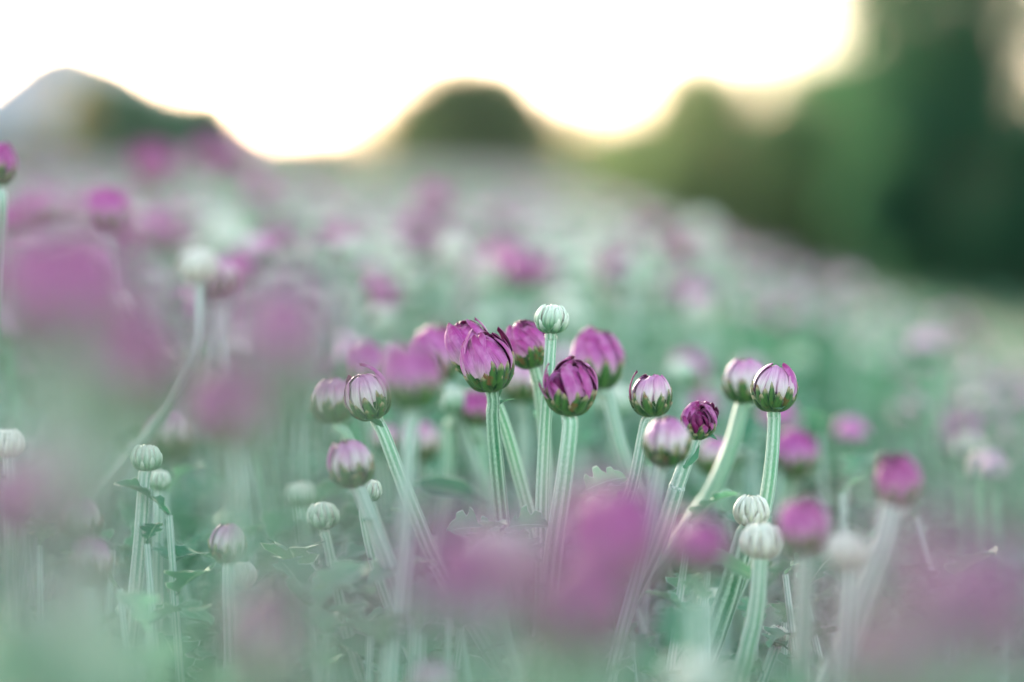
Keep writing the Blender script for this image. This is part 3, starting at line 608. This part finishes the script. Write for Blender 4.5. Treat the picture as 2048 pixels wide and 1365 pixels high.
# leaf canopy between the stalks
mb = MB(); R = random.Random(8); n = 0
while n < 2600:
    y = .12+2.2*R.random()**1.2; x = R.uniform(-(0.24*y+0.06), min(0.24*y+.06, edge_x(y)))
    z = .42+.070*R.random()**.7
    if y < .36: z -= .0
    a = R.uniform(0, 6.28)
    leaf_mb(mb, Vector((x, y, z)), Vector((math.cos(a), math.sin(a), R.uniform(-.1, .9))), Vector((0, 0, 1)), R.uniform(.014, .032), R.uniform(.8, 1.1), bend=R.uniform(.2, .9), rng=R); n += 1
for _ in range(420):
    y = .34+.75*R.random(); x = R.uniform(-(0.24*y+0.03), min(0.24*y+.03, .10)); z = R.uniform(.490, .532)+fall(x)
    if y < .5: z = min(z, .515)
    a, b_ = R.gauss(0, .15), R.gauss(0, .12)
    tube(mb, [Vector((x, y, z)), Vector((x-a*.05, y-b_*.05, z-.05)), Vector((x-a*.11, y-b_*.11, z-.13)), Vector((x-a*.15, y-b_*.15, z-.3)), Vector((x-a*.16, y-b_*.16, 0))], [.0007, .0010, .0013, .0016, .002], ns=10, mi=1)
    for k in range(3):
        q = R.uniform(0, 6.28); leaf_mb(mb, Vector((x-a*.02*k, y-b_*.02*k, z-.018*k)), Vector((math.cos(q), math.sin(q), 1.2)), Vector((0, 0, 1)), R.uniform(.007, .018), 1, rng=R)
for k in range(130):
    y = R.uniform(.49, .66); x = R.uniform(-.09, .085)*y/.52; a = R.uniform(0, 6.28)
    leaf_mb(mb, Vector((x, y, R.uniform(.488, .520))), Vector((math.cos(a), math.sin(a), R.uniform(-.2, .9))), Vector((0, 0, 1)), R.uniform(.012, .024), R.uniform(.7, 1), bend=R.uniform(.2, .9), rng=R)
for k in range(150):
    y = R.uniform(.2, .3); x = R.uniform(-.062, -.030)*y/.25 if k < 80 else R.uniform(-.05, .05)*y/.25; z = (R.uniform(.525, .553) if k < 80 else R.uniform(.51, .542))
    a = R.uniform(0, 6.28)
    leaf_mb(mb, Vector((x, y, z)), Vector((math.cos(a), math.sin(a), R.uniform(-.1, .6))), Vector((0, 0, 1)), R.uniform(.010, .02), 1, bend=R.uniform(.2, .9), rng=R)
o = bpy.data.objects.new('foliage', mb.mesh('foliage', [M['leaf'], M['stem_grey']])); C.objects.link(o); o['kind'] = 'stuff'
o['label'] = 'lobed grey-green leaves crowding between the flower stalks'; o['category'] = 'foliage'

# ------------------------------------------------------------------ setting
def plane(name, x0, x1, y0, y1, z, m):
    b = MB(); b.grid([[Vector((x0, y0, z)), Vector((x1, y0, z))], [Vector((x0, y1, z)), Vector((x1, y1, z))]], [[(0, 0), (1, 0)], [(0, 1), (1, 1)]])
    o = bpy.data.objects.new(name, b.mesh(name, [m], False)); C.objects.link(o); o['kind'] = 'structure'; return o
plane('ground', -6000, 6000, -300, 9000, 0, plain('grass_ground', (0.025, 0.07, 0.03), (0.05, 0.10, 0.045), .6, .9, 0, 0))
plane('soil', -10, .50, -1, 31, .004, plain('dark_soil', (0.03, 0.035, 0.02), (0.06, 0.055, 0.035), 15, .95, 0, 0))

def hill(name, prof, dist, depth, m):
    P, UV = [], []
    rows = [(-1, 0), (-.6, .45), (-.25, .85), (0, 1), (.4, .8), (1, 0)]
    xs = [q[0] for q in prof]; n = 420
    for (dy, k) in rows:
        row = []
        for i in range(n+1):
            px = xs[0]+(xs[-1]-xs[0])*i/n
            py = np.interp(px, xs, [q[1] for q in prof])
            h = max(0, (350-py)/FPX*dist)*(1+.0*dy)+.6 if py < 350 else 0
            h += math.sin(i*.37)*h*.012+math.sin(i*.13+dy*3)*h*.02
            row.append(Vector(((px-1024)/FPX*dist, dist+dy*depth, h*k-1)))
        P.append(row); UV.append([(0, 0)]*(n+1))
    b = MB(); b.grid(P, UV); o = bpy.data.objects.new(name, b.mesh(name, [m])); C.objects.link(o); o['kind'] = 'structure'
hill('hills', [(-2600, 360), (-1500, 250), (-700, 140), (-250, 190), (-20, 310), (120, 300), (134, 40), (200, 62), (300, 118), (420, 190), (540, 270), (640, 326), (760, 350), (900, 356)], 900, 300, plain('hill_woods', (0.035, 0.09, 0.15), (0.06, 0.13, 0.19), .01, .9, 0, 0))  # left notch shaped for the sun glare that swallows the ridge there
hill('far_hills', [(-2600, 360), (-900, 220), (-100, 250), (130, 190), (240, 110), (400, 160), (520, 215), (620, 300), (760, 318), (900, 330), (1200, 335), (2000, 320), (3500, 300), (4500, 360)], 4200, 1200, plain('far_hill_hazy_woods', (0.20, 0.26, 0.30), (0.26, 0.32, 0.34), .004, .9, 0, 0))  # distance haze put into the pale colour; left end lowered for the glare

bark = plain('bark', (0.06, 0.045, 0.035), (0.12, 0.09, 0.07), 8, .9, 0, 0)
def tree(name, cx, cy, height, width, crown0, nleaf, size, m, label, cat='tree', group=None, seed=0, lobes=26, dens_top=1.0, trunk=True):
    g = random.Random(seed); root = empty(name, (cx, cy, 0), label, cat, group)
    mb = MB(); tr = max(.04, height*.022)
    tube(mb, [Vector((0, 0, -.1)), Vector((.02*height, 0, height*.3)), Vector((-.01*height, .01*height, height*.6)), Vector((0, 0, height*.88))], [tr*1.3, tr, tr*.6, tr*.2], ns=10, amp=.05)
    cl = []
    for i in range(lobes):
        a = g.uniform(0, 6.28); h = g.random(); rr = math.sqrt(max(0.02, 1-h*h*.95))
        q = Vector((math.cos(a)*width/2*rr*g.uniform(.1, .82), math.sin(a)*width/2*rr*g.uniform(.1, .82), crown0+(height-crown0)*(.06+h*.86)))
        cl.append((q, width*g.uniform(.13, .22)*(1.25-.65*h)))
        s_ = Vector((0, 0, max(height*.12, q.z*.55))); md = (s_+q)/2+Vector((0, 0, height*.03))
        tube(mb, [s_, md, q], [tr*.45, tr*.28, tr*.08], ns=6, amp=0)
    child('trunk', mb.mesh('trunk', [bark]), root)
    V = np.zeros((nleaf*4, 3), dtype=np.float32); ng = np.random.default_rng(seed)
    for i in range(nleaf):
        c, r_ = cl[ng.integers(len(cl))]
        dvec = ng.normal(size=3); dvec /= np.linalg.norm(dvec)+1e-6
        p = np.array(c)+dvec*r_*ng.random()**.45*np.array((1, 1, .8))
        a = ng.normal(size=3); a /= np.linalg.norm(a); b_ = np.cross(a, ng.normal(size=3)); b_ /= np.linalg.norm(b_)
        s_ = size*ng.uniform(.6, 1.3)
        V[i*4:(i+1)*4] = [p-a*s_, p-b_*s_*.5, p+a*s_, p+b_*s_*.5]
    f = [(i*4, i*4+1, i*4+2, i*4+3) for i in range(nleaf)]
    me = bpy.data.meshes.new('crown'); me.from_pydata(V.tolist(), [], f); me.materials.append(m); me.update()
    child('crown', me, root)
def foli(name, a, b, sc):
    m, t, o = mat(name); tc = N(t, 'ShaderNodeTexCoord'); nz = N(t, 'ShaderNodeTexNoise', Scale=sc*3); nz.inputs['Detail'].default_value = 3
    t.links.new(tc.outputs['Object'], nz.inputs['Vector']); c = mixc(t, ramp(t, nz.outputs[0], [(0.35, (0, 0, 0)), (0.65, (1, 1, 1))]), a, b)
    df = t.nodes.new('ShaderNodeBsdfDiffuse'); tr = t.nodes.new('ShaderNodeBsdfTranslucent'); mx = t.nodes.new('ShaderNodeMixShader'); mx.inputs[0].default_value = .55
    t.links.new(c, df.inputs[0]); t.links.new(mixc(t, 1.0, c, (1.5, 1.45, 1.15), 'MULTIPLY'), tr.inputs[0])
    t.links.new(df.outputs[0], mx.inputs[1]); t.links.new(tr.outputs[0], mx.inputs[2]); t.links.new(mx.outputs[0], o.inputs[0]); return m
G1 = foli('leaves_mid_green', (0.08, 0.125, 0.07), (0.12, 0.16, 0.085), .5); G2 = foli('leaves_dark_green', (0.03, 0.10, 0.06), (0.06, 0.14, 0.08), .8)
G3 = foli('leaves_blue_green', (0.045, 0.12, 0.09), (0.08, 0.16, 0.11), .4); G4 = foli('leaves_sunlit_yellow', (0.30, 0.22, 0.05), (0.42, 0.32, 0.08), .8)  # the yellow one has low sun glow mixed into its colour
def X(px, d): return (px-1024)/FPX*d
def H(py, d): return .6+(350-py)/FPX*d
tree('round_tree', X(935, 60), 60, H(98, 60), 8.0, .1, 11000, .11, G1, 'dome-shaped green tree alone on the horizon above the middle of the field', seed=1, lobes=50)
tree('tree', X(1035, 62), 64, H(160, 64), 5.6, .1, 7000, .11, G1, 'low tree hugging the right foot of the dome-shaped tree', seed=12, lobes=36)
tree('tree', X(825, 62), 66, H(165, 66), 5.2, .1, 6000, .11, G1, 'low tree hugging the left foot of the dome-shaped tree', seed=22, lobes=36)
tree('tree', X(400, 52), 52, H(165, 52), 4.6, .1, 8000, .10, G3, 'blue-green tree below the slope of the grey hill', seed=2, lobes=40)
tree('tree', X(230, 48), 48, H(125, 48), 3.0, .1, 8000, .10, G3, 'green tree under the peak of the grey hill', seed=3, lobes=40)
tree('tree', X(165, 46), 45, H(110, 45), 0.9, 1.3, 900, .07, G4, 'small tree in front of the hill peak, its leaves coloured yellow for the sun glow', seed=4, lobes=14)  # warm sun glow beside the hill, put into this crown's yellow
tree('tree', X(10, 50), 50, H(275, 50), 3.2, .1, 7000, .10, G1, 'green tree at the far left under the glowing sky', seed=5, lobes=30)
tree('shrub', X(640, 80), 80, H(245, 80), 6.5, .0, 7000, .12, G1, 'low distant shrub filling the dip between the grey hill and the dome-shaped tree', 'shrub', seed=31, lobes=40)
tree('shrub', X(1220, 80), 80, H(245, 80), 5.5, .0, 6000, .12, G1, 'low distant shrub in the dip right of the dome-shaped tree', 'shrub', seed=32, lobes=40)
tree('shrub', X(1400, 17), 17, H(110, 17), 2.5, .0, 9500, .035, G1, 'olive green shrub, left end of the right-hand hedge', 'shrub', seed=6, lobes=44)
tree('shrub', X(1545, 15), 15, H(105, 15), 2.3, .0, 9500, .035, G1, 'green shrub between the olive shrub and the dark tall tree', 'shrub', seed=7, lobes=44)
tree('shrub', X(1690, 14), 14, H(90, 14), 1.7, .0, 7500, .035, G1, 'green shrub just left of the dark tall tree', 'shrub', seed=8, lobes=44)
tree('shrub', X(1275, 18), 18, H(190, 18), 1.5, .0, 5500, .035, G1, 'smallest and leftmost olive shrub, where the right-hand hedge starts', 'shrub', seed=41, lobes=36)
tree('tall_tree', X(1960, 12), 12, 3.4, 2.3, .6, 14000, .035, G2, 'tall dark tree with bright sky showing through its top, at the right edge', seed=9, lobes=70)
tree('tall_tree', X(1790, 16), 16, 3.2, 1.0, .5, 4500, .035, G1, 'slender tall tree left of the dark tall tree, thin at the top', seed=19, lobes=40)
tree('shrub', X(1850, 11), 11.2, H(130, 11), 1.0, .0, 9000, .03, G2, 'dark dense shrub in front of the tall dark tree', 'shrub', seed=10, lobes=40)
tree('shrub', X(2050, 11), 10.5, H(190, 11), 1.1, .0, 10000, .03, G2, 'very dark shrub at the right edge below the tall tree', 'shrub', seed=13, lobes=40)

# ------------------------------------------------------------------ the evening haze over the valley
hm, t, o = mat('haze'); pv = t.nodes.new('ShaderNodeVolumePrincipled'); pv.inputs['Color'].default_value = (0.95, 0.95, 0.95, 1)
pv.inputs['Density'].default_value = 1.0e-4; pv.inputs['Anisotropy'].default_value = 0.3; t.links.new(pv.outputs[0], o.inputs['Volume'])
b = MB(); x0, x1, y0, y1, z0, z1 = -6100, 6100, -400, 9100, -4, 420
c8 = [Vector((x, y, z)) for z in (z0, z1) for y in (y0, y1) for x in (x0, x1)]
b.v = c8; b.f = [(0, 2, 3, 1), (4, 5, 7, 6), (0, 1, 5, 4), (2, 6, 7, 3), (0, 4, 6, 2), (1, 3, 7, 5)]; b.uv = [(0, 0)]*24; b.mi = [0]*6
o = bpy.data.objects.new('haze', b.mesh('haze', [hm], False)); C.objects.link(o); o['kind'] = 'stuff'; o['label'] = 'pale evening haze over the field and the far hills'; o['category'] = 'haze'
